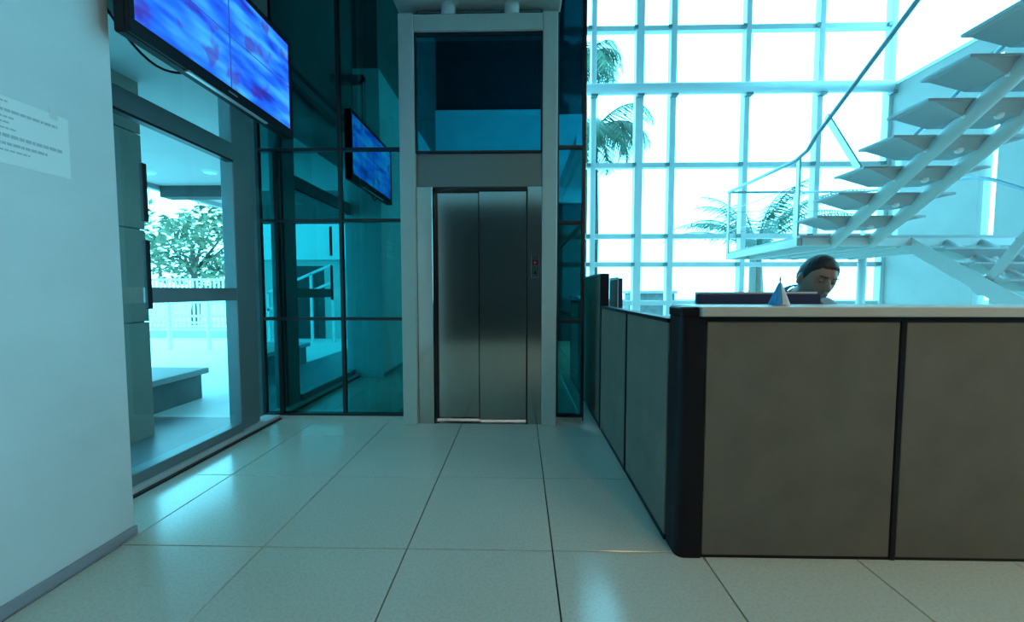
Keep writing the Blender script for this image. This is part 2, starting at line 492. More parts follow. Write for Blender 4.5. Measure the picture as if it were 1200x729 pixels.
bar('brace', (-1.29, 3.78, 3.35), (-1.55, 5.35, 2.6), 0.06, 0.06, 'facade_dark', sf)
for z in (1.15, 2.75, 3.3, 4.4):
    box('tie_beam', -1.36, 0.45, 3.64, 3.74, z if z > 2.6 else 2.62, (z if z > 2.6 else 2.62) + 0.1, 'facade_dark', sf) if z > 2.6 else None
hp = [(-1.12 - 0.10 * math.sin(t * math.pi) , 3.535 + 0.03 * t, 1.95 - 1.75 * t) for t in [k / 14 for k in range(15)]]
hose = tube('trailing_cable', hp, 0.022, pmat('blue_cable', (0.06, 0.22, 0.30), 0.4), None)
link_props(hose, 'thick curved blue trailing cable inside the glass shaft', 'cable')

# ------------------------------------------------------------------ elevator
YE = 3.25
el = empty('elevator', (-0.34, YE, 0), 'steel elevator front with two sliding doors in a grey frame', 'elevator')
box('frame_post', -0.998, -0.874, YE, 3.40, 0.0, 3.40, 'frame_grey', el, bev=0.006)
box('frame_post', 0.183, 0.305, YE, 3.40, 0.0, 3.40, 'frame_grey', el, bev=0.006)
box('frame_beam', -0.874, 0.183, YE + 0.004, 3.40, 3.262, 3.392, 'frame_grey', el, bev=0.006)
box('roof_cap', -1.03, 0.335, YE - 0.05, 3.42, 3.488, 3.66, 'frame_grey', el, bev=0.01)
box('louvre_panel', -0.874, 0.183, 3.36, 3.40, 3.392, 3.488, 'facade_dark', el)
for z in (3.41, 3.435, 3.46):
    box('louvre_slat', -0.86, 0.17, 3.345, 3.36, z, z + 0.012, 'grey_alu', el)
for x in (-0.59, -0.07):
    tube('support_pipe', [(x, YE + 0.055, 3.39), (x, YE + 0.055, 3.50)], 0.06, 'pipe', el, 20)
box('header_panel', -0.874, 0.183, YE + 0.05, 3.40, 2.02, 2.295, 'header', el, bev=0.004)
box('pane_frame', -0.874, 0.183, YE + 0.03, YE + 0.06, 2.295, 2.312, 'black_frame', el)
box('pane_frame', -0.874, 0.183, YE + 0.03, YE + 0.06, 3.246, 3.262, 'black_frame', el)
box('pane_frame', -0.874, -0.86, YE + 0.03, YE + 0.06, 2.312, 3.246, 'black_frame', el)
box('pane_frame', 0.169, 0.183, YE + 0.03, YE + 0.06, 2.312, 3.246, 'black_frame', el)
pane('glass_pane', -0.86, 0.169, YE + 0.05, YE + 0.05, 2.312, 3.246, 'blue_glass', el)
box('door_jamb', -0.874, -0.737, YE + 0.035, 3.340, 0.0, 2.02, 'steel', el, bev=0.004)
box('door_jamb', 0.06, 0.183, YE + 0.035, 3.340, 0.0, 2.02, 'steel', el, bev=0.004)
box('door', -0.82, -0.336, 3.372, 3.392, 0.018, 2.02, 'steel', el, bev=0.002)
box('door', -0.352, 0.14, 3.346, 3.366, 0.018, 2.0, 'steel', el, bev=0.002)
box('reflection_mask', -0.737, -0.729, YE + 0.036, 3.371, 0.0, 2.0, 'black', el)  # black strips added to hide bright reflections along reveals and door edge
box('reflection_mask', 0.052, 0.06, YE + 0.036, 3.345, 0.0, 2.0, 'black', el)
box('reflection_mask', -0.358, -0.352, 3.345, 3.3715, 0.018, 2.0, 'black', el)
box('door_track', -0.737, 0.06, YE + 0.06, 3.41, 2.0, 2.02, 'black_frame', el)
box('door_sill', -0.737, 0.06, YE + 0.04, 3.46, 0.0, 0.006, 'steel', el)
cp = box('call_panel', 0.092, 0.160, YE + 0.026, YE + 0.035, 1.26, 1.45, 'steel', el, bev=0.002)
dp = box('display', 0.102, 0.150, YE + 0.022, YE + 0.026, 1.365, 1.405, 'black', cp)
box('digit_segment', 0.118, 0.122, YE + 0.0205, YE + 0.022, 1.375, 1.395, 'red_led', cp)
box('digit_segment', 0.126, 0.136, YE + 0.0205, YE + 0.022, 1.383, 1.387, 'red_led', cp)
lathe('button', (0.126, YE + 0.024, 1.30), [(0.012, -0.012), (0.012, 0.012)], 'black', cp, 12)
# cabin behind the doors, lit inside
cb = empty('elevator_cabin', (-0.34, 4.2, 0), 'lit elevator cabin standing behind the closed doors', 'elevator cabin')
box('cabin_floor', -0.9, 0.22, 3.47, 4.9, -0.01, 0.004, 'white', cb)
box('cabin_wall', -0.95, -0.9, 3.47, 4.9, -0.01, 2.3, 'facade_dark', cb)
box('cabin_wall', 0.22, 0.27, 3.47, 4.9, -0.01, 2.3, 'facade_dark', cb)
box('cabin_wall', -0.95, 0.27, 4.9, 4.95, -0.01, 2.3, 'facade_dark', cb)
box('cabin_roof', -0.95, 0.27, 3.47, 4.95, 2.3, 2.36, 'facade_dark', cb)
ld = bpy.data.lights.new('cabin_light', 'AREA'); ld.energy = 400; ld.size = 0.8; ld.color = (0.8, 0.95, 1.0)
lo = bpy.data.objects.new('cabin_light', ld); COL.objects.link(lo); lo.parent = cb
lo.location = Vector((-0.34, 4.1, 2.27)) - wpos(cb)

# ------------------------------------------------------------------ curtain wall
YC = 8.4
w4 = empty('window_4', (3.0, YC, 0), 'tall white mullioned curtain wall flooded with daylight', 'window', kind='structure')
cx = [-2.3, -1.48, 0.02, 1.524, 2.468, 3.156, 4.667, 6.148, 7.58]
cz = [0.0, 0.889, 1.706, 2.30, 3.775, 5.28, 6.543, TOPZ]
for x in cx:
    t = 0.17 if abs(x - 2.468) < 0.01 else (0.13 if abs(x - 3.156) < 0.01 else 0.11)
    box('mullion', x - t / 2, x + t / 2, YC - 0.10, YC + 0.06, 0, TOPZ, 'white_alu', w4, bev=0.008)
for z in cz:
    if abs(z - 5.28) < 0.01:
        tube('beam', [(cx[0], YC - 0.16, z), (7.5, YC - 0.16, z)], 0.11, 'white_alu', w4, 16)
        continue
    z0, z1 = (0.0, 0.09) if z == 0 else (z - 0.05, z + 0.05)
    if z == TOPZ: z0, z1 = TOPZ - 0.1, TOPZ
    box('transom', cx[0], cx[-1], YC - 0.07, YC + 0.05, z0, z1, 'white_alu', w4)
for x in cx[3:]:
    box('bracket', x - 0.07, x + 0.07, YC - 0.20, YC - 0.08, 5.13, 5.19, 'grey_alu', w4)
    for z in (6.543, 3.775, 2.3, 1.706):
        box('bracket', x - 0.13, x - 0.055, YC - 0.12, YC - 0.07, z - 0.035, z + 0.035, 'grey_alu', w4)
for x0, x1 in zip(cx, cx[1:]):
    for z0, z1 in zip(cz, cz[1:]):
        pane('pane', x0, x1, YC, YC, z0, z1, 'sky_glass', w4)

# ------------------------------------------------------------------ television, cables, notice
XT = -1.69
tv = empty('television', (XT - 0.03, 2.3, 2.27), 'wall-hung flat television showing blue security camera pictures', 'television')
box('casing', XT - 0.07, XT - 0.012, 1.70, 2.915, 2.27, 2.965, 'black', tv, bev=0.008)
box('bezel_top', XT - 0.014, XT + 0.006, 1.70, 2.915, 2.935, 2.965, 'black', tv, bev=0.003)
ch = box('bezel_bottom', XT - 0.014, XT + 0.006, 1.70, 2.915, 2.27, 2.335, 'black', tv, bev=0.003)
box('bezel_side', XT - 0.014, XT + 0.006, 1.70, 1.728, 2.335, 2.935, 'black', tv, bev=0.003)
box('bezel_side', XT - 0.014, XT + 0.006, 2.887, 2.915, 2.335, 2.935, 'black', tv, bev=0.003)
box('trim_strip', XT - 0.016, XT + 0.004, 2.0, 2.62, 2.262, 2.27, 'rail_light', tv)
box('badge', XT + 0.006, XT + 0.008, 2.27, 2.34, 2.297, 2.306, 'grey_alu', ch)
bm = bmesh.new()
uvl = bm.loops.layers.uv.new('UVMap')
vs = [bm.verts.new(p) for p in ((XT - 0.003, 1.728, 2.335), (XT - 0.003, 2.887, 2.335), (XT - 0.003, 2.887, 2.935), (XT - 0.003, 1.728, 2.935))]
f = bm.faces.new(vs)
for lp, q in zip(f.loops, ((0, 0), (1, 0), (1, 1), (0, 1))): lp[uvl].uv = q
sc_o = from_bm('screen', bm, 'screen', tv)
box('mount_plate', XT - 0.10, XT - 0.07, 2.1, 2.5, 2.45, 2.8, 'black', tv)
box('mount_arm', XT - 0.12, XT - 0.10, 2.26, 2.34, 2.5, 3.6, 'grey_alu', tv)
box('mount_arm', -2.16, XT - 0.10, 2.26, 2.34, 3.52, 3.6, 'grey_alu', tv)
for k, (z0, dip, y1, z1) in enumerate(((2.42, 0.13, 2.18, 2.36), (2.55, 0.06, 1.95, 2.46))):
    pts = []
    for t in [i / 12 for i in range(13)]:
        pts.append((-1.85 + 0.06 * t, 1.752 + (y1 - 1.752) * t, z0 + (z1 - z0) * t - dip * math.sin(math.pi * t) * (1 - 0.2 * t)))
    link_props(tube('hanging_cable', pts, 0.006, 'black', None, 8), ['black cable sagging lowest beneath the television', 'short black cable just under the television casing'][k], 'cable', 'cables behind the television')

nt = empty('paper_notice', (-1.818, 1.40, 1.66), 'white printed paper notice taped to the white pier', 'notice')
ny0, ny1, nz0, nz1 = 1.18, 1.560, 1.60, 1.835
box('sheet', -1.8195, -1.8175, ny0, ny1, nz0, nz1, 'paper', nt)
for k, (a, b, zz, th) in enumerate(((0.36, 0.52, 0.93, 0.006), (0.05, 0.90, 0.80, 0.010), (0.05, 0.55, 0.70, 0.006), (0.05, 0.52, 0.62, 0.006), (0.05, 0.56, 0.53, 0.006), (0.05, 0.93, 0.42, 0.012), (0.05, 0.80, 0.30, 0.010), (0.05, 0.66, 0.20, 0.006))):
    # broken strokes that read as lines of small print
    bm = bmesh.new()
    y = ny0 + a * (ny1 - ny0); ye = ny0 + b * (ny1 - ny0); z = nz0 + zz * (nz1 - nz0)
    while y < ye:
        w = random.uniform(0.008, 0.022)
        a_box(bm, -1.8176, -1.8170, y, min(y + w, ye), z - th / 2, z + th / 2)
        y += w + 0.003
    from_bm('text_line', bm, 'ink', nt)
box('tape', -1.8177, -1.8165, 1.50, 1.525, 1.815, 1.86, 'white', nt)

# ------------------------------------------------------------------ reception counter
rc = empty('reception_counter', (1.4, 1.8, 0), 'grey fabric reception counter screen with black corner post and seams', 'reception counter')
YF = 1.63
XS = 0.66
bm = bmesh.new()
n = 8
XS = 0.672
poly = [(XS + 0.105, YF)] + [(XS + 0.035 - 0.035 * math.sin(a), YF + 0.035 - 0.035 * math.cos(a)) for a in [math.pi / 2 * k / n for k in range(n + 1)]] + [(XS, YF + 0.12), (XS + 0.105, YF + 0.12)]
prism('corner_post', poly, 'z', 0.0, 1.041, 'black', rc)
box('post_cap', XS - 0.005, 0.746, YF - 0.006, YF + 0.125, 1.0415, 1.082, 'black', rc, bev=0.006)
XS = 0.66
fx = [0.770, 1.587, 2.40, 3.2]
for x0, x1 in zip(fx, fx[1:]):
    box('panel', x0 + 0.013, x1 - 0.013, YF + 0.004, YF + 0.05, 0.012, 1.022, 'fabric', rc, bev=0.003)
for x in fx[1:]:
    box('seam_post', x - 0.012, x + 0.012, YF, YF + 0.055, 0.0, 1.035, 'black', rc, bev=0.003)
box('base_rail', fx[0], fx[-1], YF + 0.006, YF + 0.055, 0.0, 0.012, 'black', rc)
box('top_rail', fx[0], fx[-1], YF + 0.002, YF + 0.058, 1.022, 1.042, 'black', rc)
sy = [1.752, 2.435, 3.21]
for y0, y1 in zip(sy, sy[1:]):
    box('side_panel', XS + 0.008, XS + 0.05, y0 + 0.01, y1 - 0.01, 0.012, 1.007, 'fabric', rc, bev=0.003)
for y in sy[1:]:
    box('seam_post', XS, XS + 0.055, y - 0.01, y + 0.01, 0.0, 1.02, 'black', rc, bev=0.003)
box('base_rail', XS + 0.004, XS + 0.055, sy[0], sy[-1], 0.0, 0.020, 'black', rc)
box('top_rail', XS + 0.002, XS + 0.058, sy[0], sy[-1], 1.007, 1.026, 'black', rc)
ct = box('counter_top', 0.748, 3.25, YF - 0.025, YF + 0.31, 1.043, 1.084, 'laminate', bev=0.004)
link_props(ct, 'pale laminate transaction shelf along the top of the counter', 'worktop')
box('shelf_bracket', 1.2, 1.24, YF + 0.055, YF + 0.28, 0.94, 1.043, 'black', rc)
box('shelf_bracket', 2.2, 2.24, YF + 0.055, YF + 0.28, 0.94, 1.043, 'black', rc)

tp = empty('tall_partition', (XS, 3.65, 0), 'taller grey fabric partition screen beside the elevator shaft', 'partition')
box('panel', XS + 0.008, XS + 0.05, 3.235, 4.08, 0.022, 1.272, 'fabric', tp, bev=0.006)
box('end_post', XS, XS + 0.075, 3.222, 3.238, 0.0, 1.29, 'black', tp, bev=0.004)
box('end_post', XS, XS + 0.06, 4.08, 4.10, 0.0, 1.29, 'black', tp, bev=0.004)
box('top_rail', XS, XS + 0.062, 3.238, 4.08, 1.274, 1.292, 'black', tp)
box('base_rail', XS + 0.004, XS + 0.055, 3.238, 4.08, 0.0, 0.02, 'black', tp)

dk = empty('reception_desk', (1.7, 2.05, 0), 'grey laminate work desk behind the counter screen', 'desk')
box('desktop', 0.74, 3.15, 1.70, 2.20, 0.71, 0.74, 'desk', dk, bev=0.004)
box('desk_return', 0.74, 1.20, 2.20, 4.0, 0.71, 0.74, 'desk', dk, bev=0.004)
for x, y in ((0.78, 1.8), (3.05, 1.8), (3.05, 2.14), (1.14, 2.6), (0.78, 3.9), (1.14, 3.9)):
    box('leg', x, x + 0.05, y, y + 0.05, 0.0, 0.71, 'black', dk)

def monitor(name, x, y, z, rz, w, h, label, group=None):
    e = empty(name, (x, y, z), label, 'monitor', group)
    mm = Matrix.Translation((x, y, z)) @ Matrix.Rotation(rz, 4, 'Z')
    def part(n_, x0, x1, y0, y1, z0, z1, mat, bev=0.0):
        bm = bmesh.new(); a_box(bm, x0, x1, y0, y1, z0, z1, bev)
        bm.transform(mm)
        return from_bm(n_, bm, mat, e)
    top = 0.395
    part('casing', -w / 2, w / 2, -0.018, 0.018, top - h, top, 'navy', 0.006)
    part('rim', -w / 2 - 0.002, w / 2 + 0.006, 0.018, 0.024, top - h - 0.002, top + 0.009, 'white', 0.001)
    part('screen', -w / 2 + 0.012, w / 2 - 0.012, 0.024, 0.026, top - h + 0.015, top - 0.012, 'black')
    part('stand_neck', -0.03, 0.03, -0.05, -0.018, 0.012, 0.25, 'black')
    part('stand_base', -0.12, 0.12, -0.09, 0.09, 0.0, 0.012, 'black', 0.003)
    return e
monitor('monitor', 1.190, 1.97, 0.74, 0.0, 0.600, 0.34, 'wide dark monitor seen from behind in front of the receptionist')
monitor('monitor', 0.84, 3.42, 0.86, R(90), 0.30, 0.32, 'small monitor on a riser beside the tall partition')
link_props(box('monitor_riser', 0.75, 0.98, 3.2, 3.64, 0.74, 0.86, 'desk', bev=0.004), 'low grey riser box under the small monitor', 'riser')

# desk flag on the transaction shelf
fl = empty('desk_flag', (1.133, 1.72, 1.084), 'small sky blue and white desk flag on the counter shelf', 'flag')
lathe('base', (1.133, 1.72, 1.084), [(0.028, 0), (0.028, 0.006), (0.008, 0.012)], 'gold', fl)
tube('pole', [(1.133, 1.72, 1.09), (1.133, 1.72, 1.196)], 0.0028, 'gold', fl, 8)
lathe('finial', (1.133, 1.72, 1.192), [(0.002, 0), (0.0055, 0.004), (0.003, 0.012), (0.0008, 0.022)], 'gold', fl, 10)
def drape(name, a0, a1, mat):
    bm = bmesh.new(); rows = 8; cols = 14; g = []
    for r_ in range(rows + 1):
        t = r_ / rows; row = []
        for c in range(cols + 1):
            a = a0 + (a1 - a0) * c / cols
            rad = (0.006 + 0.036 * t ** 0.9) * (1 + 0.16 * t * math.sin(a * 5))
            row.append(bm.verts.new((1.133 + rad * math.cos(a) * 1.0, 1.72 + rad * math.sin(a) * 0.7, 1.185 - 0.098 * t)))
        g.append(row)
    for r_ in range(rows):
        for c in range(cols):
            bm.faces.new((g[r_][c], g[r_][c + 1], g[r_ + 1][c + 1], g[r_ + 1][c]))
    from_bm(name, bm, mat, fl, True)
drape('blue_cloth', R(120), R(268), 'flag_blue')
drape('white_cloth', R(268), R(400), 'flag_white')
drape('blue_cloth', R(400), R(480), 'flag_blue')

# ------------------------------------------------------------------ seated receptionist and chair
def a_capsule(bm, p1, r1, p2, r2, seg=14):
    p1, p2 = Vector(p1), Vector(p2)
    d = (p2 - p1); L = d.length; d.normalize()
    pts, rs = [], []
    for k in range(6):
        a = math.pi / 2 * (1 - k / 5)
        pts.append(p1 - d * r1 * math.sin(a)); rs.append(max(r1 * math.cos(a), 1e-4))
    for k in range(6):
        a = math.pi / 2 * k / 5
        pts.append(p2 + d * r2 * math.sin(a)); rs.append(max(r2 * math.cos(a), 1e-4))
    a_tube(bm, pts, rs, seg)

def a_ball(bm, c, rad, rot=None, sub=3):
    r_ = bmesh.ops.create_icosphere(bm, subdivisions=sub, radius=1.0)
    m = Matrix.Translation(c) @ (rot.to_4x4() if rot else Matrix.Identity(4)) @ Matrix.Diagonal((*rad, 1))
    bmesh.ops.transform(bm, matrix=m, verts=r_['verts'])
    return r_['verts']

def fuse(bm, voxel, smooth_it=4):
    """union of overlapping closed shapes into one continuous skin"""
    bmesh.ops.recalc_face_normals(bm, faces=bm.faces)
    me = bpy.data.meshes.new('tmp'); bm.to_mesh(me); bm.free()
    o = bpy.data.objects.new('tmp', me); COL.objects.link(o)
    md = o.modifiers.new('r', 'REMESH'); md.mode = 'VOXEL'; md.voxel_size = voxel
    sm = o.modifiers.new('s', 'SMOOTH'); sm.iterations = smooth_it; sm.factor = 0.5
    dg = bpy.context.evaluated_depsgraph_get(); dg.update()
    ev = o.evaluated_get(dg)
    me2 = bpy.data.meshes.new_from_object(ev)
    bm2 = bmesh.new(); bm2.from_mesh(me2)
    bpy.data.objects.remove(o); bpy.data.meshes.remove(me); bpy.data.meshes.remove(me2)
    return bm2

PX, PY = 1.62, 2.50          # seat centre
SEAT = 0.47
ps = empty('person', (PX, PY, 0), 'seated receptionist in pale blue shirt looking down at the desk', 'person')
HC = Vector((1.578, 2.11, 1.213))   # head centre
HR = Matrix.Rotation(R(0), 3, 'Z') @ Matrix.Rotation(R(10), 3, 'Y') @ Matrix.Rotation(R(16), 3, 'X')
def H(p): return HC + HR @ Vector(p)
def head_shape(p):
    """unit-sphere direction to head surface, face towards -y"""
    x, y, z = p
    X, Y, Z = x * 0.079, y * 0.099, z * 0.120
    if z < 0.0:
        t = -z
        X *= 1 - 0.30 * t ** 1.3
        if y > 0: Y *= 1 - 0.35 * t
        else: Y = Y * (1 - 0.05 * t) - 0.014 * t
    if y < -0.55: Y += 0.008 * (-y - 0.55) / 0.45
    for s in (-1, 1):
        d = math.hypot(X - s * 0.032, Z - 0.004)
        if y < 0 and d < 0.024: Y += 0.010 * (1 - d / 0.024)
        d = math.hypot((X - s * 0.03) / 1.6, Z - 0.030)
        if y < 0 and d < 0.018: Y -= 0.005 * (1 - d / 0.018)
    return Vector((X, Y, Z))
bm = bmesh.new()
r_ = bmesh.ops.create_icosphere(bm, subdivisions=5, radius=1.0)
for v in r_['verts']: v.co = H(head_shape(v.co))
a_capsule(bm, H((0, -0.092, 0.005)), 0.008, H((0, -0.110, -0.030)), 0.013)      # nose
for s in (-1, 1):
    a_ball(bm, H((s * 0.010, -0.104, -0.033)), (0.009, 0.009, 0.008), HR)
    a_ball(bm, H((s * 0.080, 0.010, -0.012)), (0.009, 0.022, 0.034), HR @ Matrix.Rotation(R(s * 18), 3, 'Z'))   # ears
a_ball(bm, H((0, -0.097, -0.058)), (0.024, 0.010, 0.006), HR)                    # lips
a_ball(bm, H((0, -0.096, -0.069)), (0.021, 0.010, 0.006), HR)
a_ball(bm, H((0, -0.090, -0.105)), (0.022, 0.016, 0.014), HR)                    # chin
NB = Vector((1.592, 2.285, 1.105))
a_capsule(bm, H((0, 0.025, -0.08)), 0.054, NB, 0.058)                            # neck
PEL = Vector((PX, PY + 0.02, SEAT + 0.10))
a_capsule(bm, NB + Vector((0, 0.02, -0.09)), 0.10, PEL, 0.12)
SHO = [NB + Vector((-0.185, 0.02, -0.05)), NB + Vector((0.185, 0.03, -0.055))]
ELB = [Vector((1.29, 2.32, 0.80)), Vector((1.90, 2.31, 0.80))]
WRI = [Vector((1.41, 2.08, 0.775)), Vector((1.76, 2.08, 0.775))]
for k in (0, 1):
    a_capsule(bm, NB + Vector((0, 0.02, -0.06)), 0.06, SHO[k], 0.055)
    a_capsule(bm, SHO[k], 0.050, ELB[k], 0.040)
    a_capsule(bm, ELB[k], 0.040, WRI[k], 0.028)
    s = -1 if k == 0 else 1
    pc = WRI[k] + Vector((-s * 0.012, -0.055, -0.004))
    a_capsule(bm, WRI[k], 0.026, pc, 0.026)
    a_ball(bm, pc + Vector((0, -0.005, 0)), (0.040, 0.046, 0.015))
    for q, ln in enumerate((0.064, 0.074, 0.070, 0.054)):
        ox = -s * (0.030 - q * 0.0205)
        k0 = pc + Vector((ox, -0.036, 0.004)); k1 = k0 + Vector((ox * 0.15, -ln * 0.5, 0.006)); k2 = k1 + Vector((ox * 0.05, -ln * 0.38, -0.012)); k3 = k2 + Vector((0, -ln * 0.22, -0.012))
        a_capsule(bm, k0, 0.0090, k1, 0.0082, 8); a_capsule(bm, k1, 0.0082, k2, 0.0076, 8); a_capsule(bm, k2, 0.0076, k3, 0.0068, 8)
    t0 = pc + Vector((-s * 0.030, 0.012, -0.004)); t1 = t0 + Vector((-s * 0.026, -0.022, -0.002)); t2 = t1 + Vector((-s * 0.010, -0.028, -0.004))
    a_capsule(bm, t0, 0.012, t1, 0.010, 8); a_capsule(bm, t1, 0.010, t2, 0.008, 8)
HIP = [PEL + Vector((s * 0.09, 0, 0)) for s in (-1, 1)]
KNE = [Vector((PX - 0.13, PY - 0.43, SEAT + 0.10)), Vector((PX + 0.13, PY - 0.43, SEAT + 0.10))]
ANK = [Vector((PX - 0.12, PY - 0.40, 0.09)), Vector((PX + 0.12, PY - 0.40, 0.09))]
for k in (0, 1):
    a_capsule(bm, HIP[k], 0.075, KNE[k], 0.052); a_capsule(bm, KNE[k], 0.050, ANK[k], 0.036)
bm = fuse(bm, 0.005, 3)
body = from_bm('body', bm, 'skin', ps, True)
# hair: a shell over the cranium
bm = bmesh.new()
r_ = bmesh.ops.create_icosphere(bm, subdivisions=5, radius=1.0)
def hairline(d):
    """height of the lower hair edge around the head, face at -y"""
    pts = [(-1.0, 0.56), (-0.80, 0.54), (-0.62, 0.42), (-0.46, 0.30), (-0.30, 0.02), (-0.16, -0.06), (-0.02, 0.10), (0.12, 0.14), (0.30, 0.02), (0.45, -0.28), (0.7, -0.42), (1.0, -0.46)]
    for (a, za), (b, zb) in zip(pts, pts[1:]):
        if d <= b:
            return za + (zb - za) * (d - a) / (b - a)
    return pts[-1][1]
for v in r_['verts']:
    d = v.co.copy()
    q = head_shape(d)
    h = math.hypot(d.x, d.y) + 1e-6
    edge = d.z - hairline(d.y / h) + 0.03 * math.sin(d.x * 40) * math.sin(d.y * 37)
    k = max(-1, min(1, edge / 0.10))
    top = max(0.0, d.z)
    off = (0.004 + 0.007 * top) * (1 - (1 - k) ** 2) if k > 0 else 0.03 * k
    rnd = 0.0012 * math.sin(d.x * 60) * math.sin(d.y * 55 + d.z * 30) if k > 0 else 0
    v.co = H(q + d.normalized() * (off + rnd))
from_bm('hair', bm, 'hair', ps, True)
for s in (-1, 1):
    bm = bmesh.new()
    a_ball(bm, H((s * 0.031, -0.079, 0.004)), (0.0125, 0.0115, 0.011), HR, 2)
    lid = from_bm('eyelid', bm, 'skin', ps, True)
    bm = bmesh.new()
    a_capsule(bm, H((s * 0.020, -0.088, -0.001)), 0.0016, H((s * 0.042, -0.085, -0.001)), 0.0016, 8)
    from_bm('eyelash', bm, 'eye', ps, True)
    bm = bmesh.new()
    a_capsule(bm, H((s * 0.015, -0.096, 0.026)), 0.0034, H((s * 0.048, -0.084, 0.027)), 0.0026, 8)
    from_bm('eyebrow', bm, 'hair', ps, True)
# clothing
bm = bmesh.new()
a_capsule(bm, NB + Vector((0, 0.03, -0.12)), 0.125, PEL + Vector((0, 0, 0.05)), 0.145, 20)
a_capsule(bm, NB + Vector((-0.09, 0.03, -0.11)), 0.10, PEL + Vector((-0.04, 0, 0.10)), 0.12, 16)
a_capsule(bm, NB + Vector((0.09, 0.03, -0.11)), 0.10, PEL + Vector((0.04, 0, 0.10)), 0.12, 16)
for k in (0, 1):
    a_capsule(bm, NB + Vector((0, 0.02, -0.055)), 0.065, SHO[k], 0.066)
    a_capsule(bm, SHO[k], 0.066, ELB[k], 0.053)
    a_capsule(bm, ELB[k], 0.053, ELB[k].lerp(WRI[k], 0.92), 0.038)
bm = fuse(bm, 0.009, 4)
from_bm('shirt', bm, 'shirt', ps, True)
bm = bmesh.new()
cd = (H((0, 0.02, -0.09)) - NB).normalized()
u, v_ = frame_axes(cd)
ring = []
for z, rr in ((-0.03, 0.074), (0.03, 0.066), (0.045, 0.069), (0.03, 0.074), (-0.03, 0.082)):
    ring.append([bm.verts.new(NB + cd * (z + 0.015) + (u * math.cos(a) + v_ * math.sin(a)) * rr) for a in [2 * math.pi * k / 24 for k in range(24)]])
for a, b in zip(ring, ring[1:]):
    for k in range(24): bm.faces.new((a[k], a[(k + 1) % 24], b[(k + 1) % 24], b[k]))
from_bm('collar', bm, 'navy', ps, True)
bm = bmesh.new()
for k in (0, 1):
    a_capsule(bm, HIP[k], 0.098, KNE[k], 0.068); a_capsule(bm, KNE[k], 0.068, ANK[k] + Vector((0, 0, 0.03)), 0.052)
a_capsule(bm, HIP[0], 0.11, HIP[1], 0.11)
bm = fuse(bm, 0.010, 4)
from_bm('trousers', bm, 'navy', ps, True)
for k in (0, 1):
    bm = bmesh.new()
    a_capsule(bm, ANK[k] + Vector((0, 0.03, -0.045)), 0.042, ANK[k] + Vector((0, -0.13, -0.052)), 0.036)
    for v in bm.verts: v.co.z = max(v.co.z, 0.002)
    from_bm('shoe', bm, 'black', ps, True)

oc = empty('office_chair', (PX, PY + 0.04, 0), 'black office swivel chair under the receptionist', 'chair')
box('seat', PX - 0.24, PX + 0.24, PY - 0.20, PY + 0.27, SEAT - 0.07, SEAT - 0.005, 'black', oc, bev=0.02)
box('backrest', PX - 0.21, PX + 0.21, PY + 0.235, PY + 0.285, SEAT + 0.07, SEAT + 0.44, 'black', oc, bev=0.02)
box('back_support', PX - 0.03, PX + 0.03, PY + 0.285, PY + 0.305, SEAT - 0.05, SEAT + 0.3, 'black', oc)
tube('gas_lift', [(PX, PY + 0.04, 0.10), (PX, PY + 0.04, SEAT - 0.07)], 0.025, 'black', oc)
for k in range(5):
    a = 2 * math.pi * k / 5 + 0.3
    ex, ey = PX + 0.27 * math.cos(a), PY + 0.04 + 0.27 * math.sin(a)
    lg = bar('base_leg', (PX, PY + 0.04, 0.10), (ex, ey, 0.07), 0.04, 0.025, 'black', oc)
    tube('caster', [(ex - 0.02 * math.sin(a), ey + 0.02 * math.cos(a), 0.028), (ex + 0.02 * math.sin(a), ey - 0.02 * math.cos(a), 0.028)], 0.028, 'black', oc)

# ------------------------------------------------------------------ staircase
st = empty('staircase', (4.5, 4.7, 0), 'white steel open-riser staircase with landing and tubular stringers', 'staircase')
RISE, RUN = 0.18, 0.284
LZ, LY = 1.80, 4.68
slope = RISE / RUN
def tread_mesh(bm, x0, x1, yb, z):
    """thin top plate with a pan below whose underside tapers towards its ends"""
    y0, y1 = yb - RUN - 0.075, yb
    a_box(bm, x0, x1, y0, y1, z - 0.022, z)
    A = [bm.verts.new(p) for p in ((x0 + 0.06, y0 + 0.01, z - 0.022), (x1 - 0.06, y0 + 0.01, z - 0.022), (x1 - 0.06, y1 - 0.005, z - 0.022), (x0 + 0.06, y1 - 0.005, z - 0.022))]
    B = [bm.verts.new(p) for p in ((x0 + 0.33, y0 + 0.06, z - 0.115), (x1 - 0.33, y0 + 0.06, z - 0.115), (x1 - 0.33, y1 - 0.03, z - 0.115), (x0 + 0.33, y1 - 0.03, z - 0.115))]
    bm.faces.new(A); bm.faces.new(B[::-1])
    for k in range(4): bm.faces.new((A[k], A[(k + 1) % 4], B[(k + 1) % 4], B[k]))
def dome(x, y, z, parent):  # white dome stands in for sky light through a tread hole
    lathe('sky_spot', (x, y, z), [(0.004, -0.030), (0.020, -0.024), (0.029, -0.010), (0.031, 0.004), (0.026, 0.016)], 'sky_spot', parent, 12)
NU = 12
for i in range(NU):
    bm = bmesh.new()
    yb, z = LY + 0.10 - i * RUN, LZ + RISE * (i + 1)
    tread_mesh(bm, 3.29, 4.47, yb, z)
    t = from_bm('tread', bm, 'tread', st)
    for x in (3.66, 3.93, 4.12):
        dome(x, yb - RUN - 0.01, z - 0.112, t)
    if i == 0: pass
L = NU * RUN
for x in (3.70, 4.15):
    tube('stringer', [(x, LY + 0.06, LZ - 0.09), (x, LY - L, LZ - 0.09 + L * slope + 0.04)], 0.065, 'stair', st, 20)
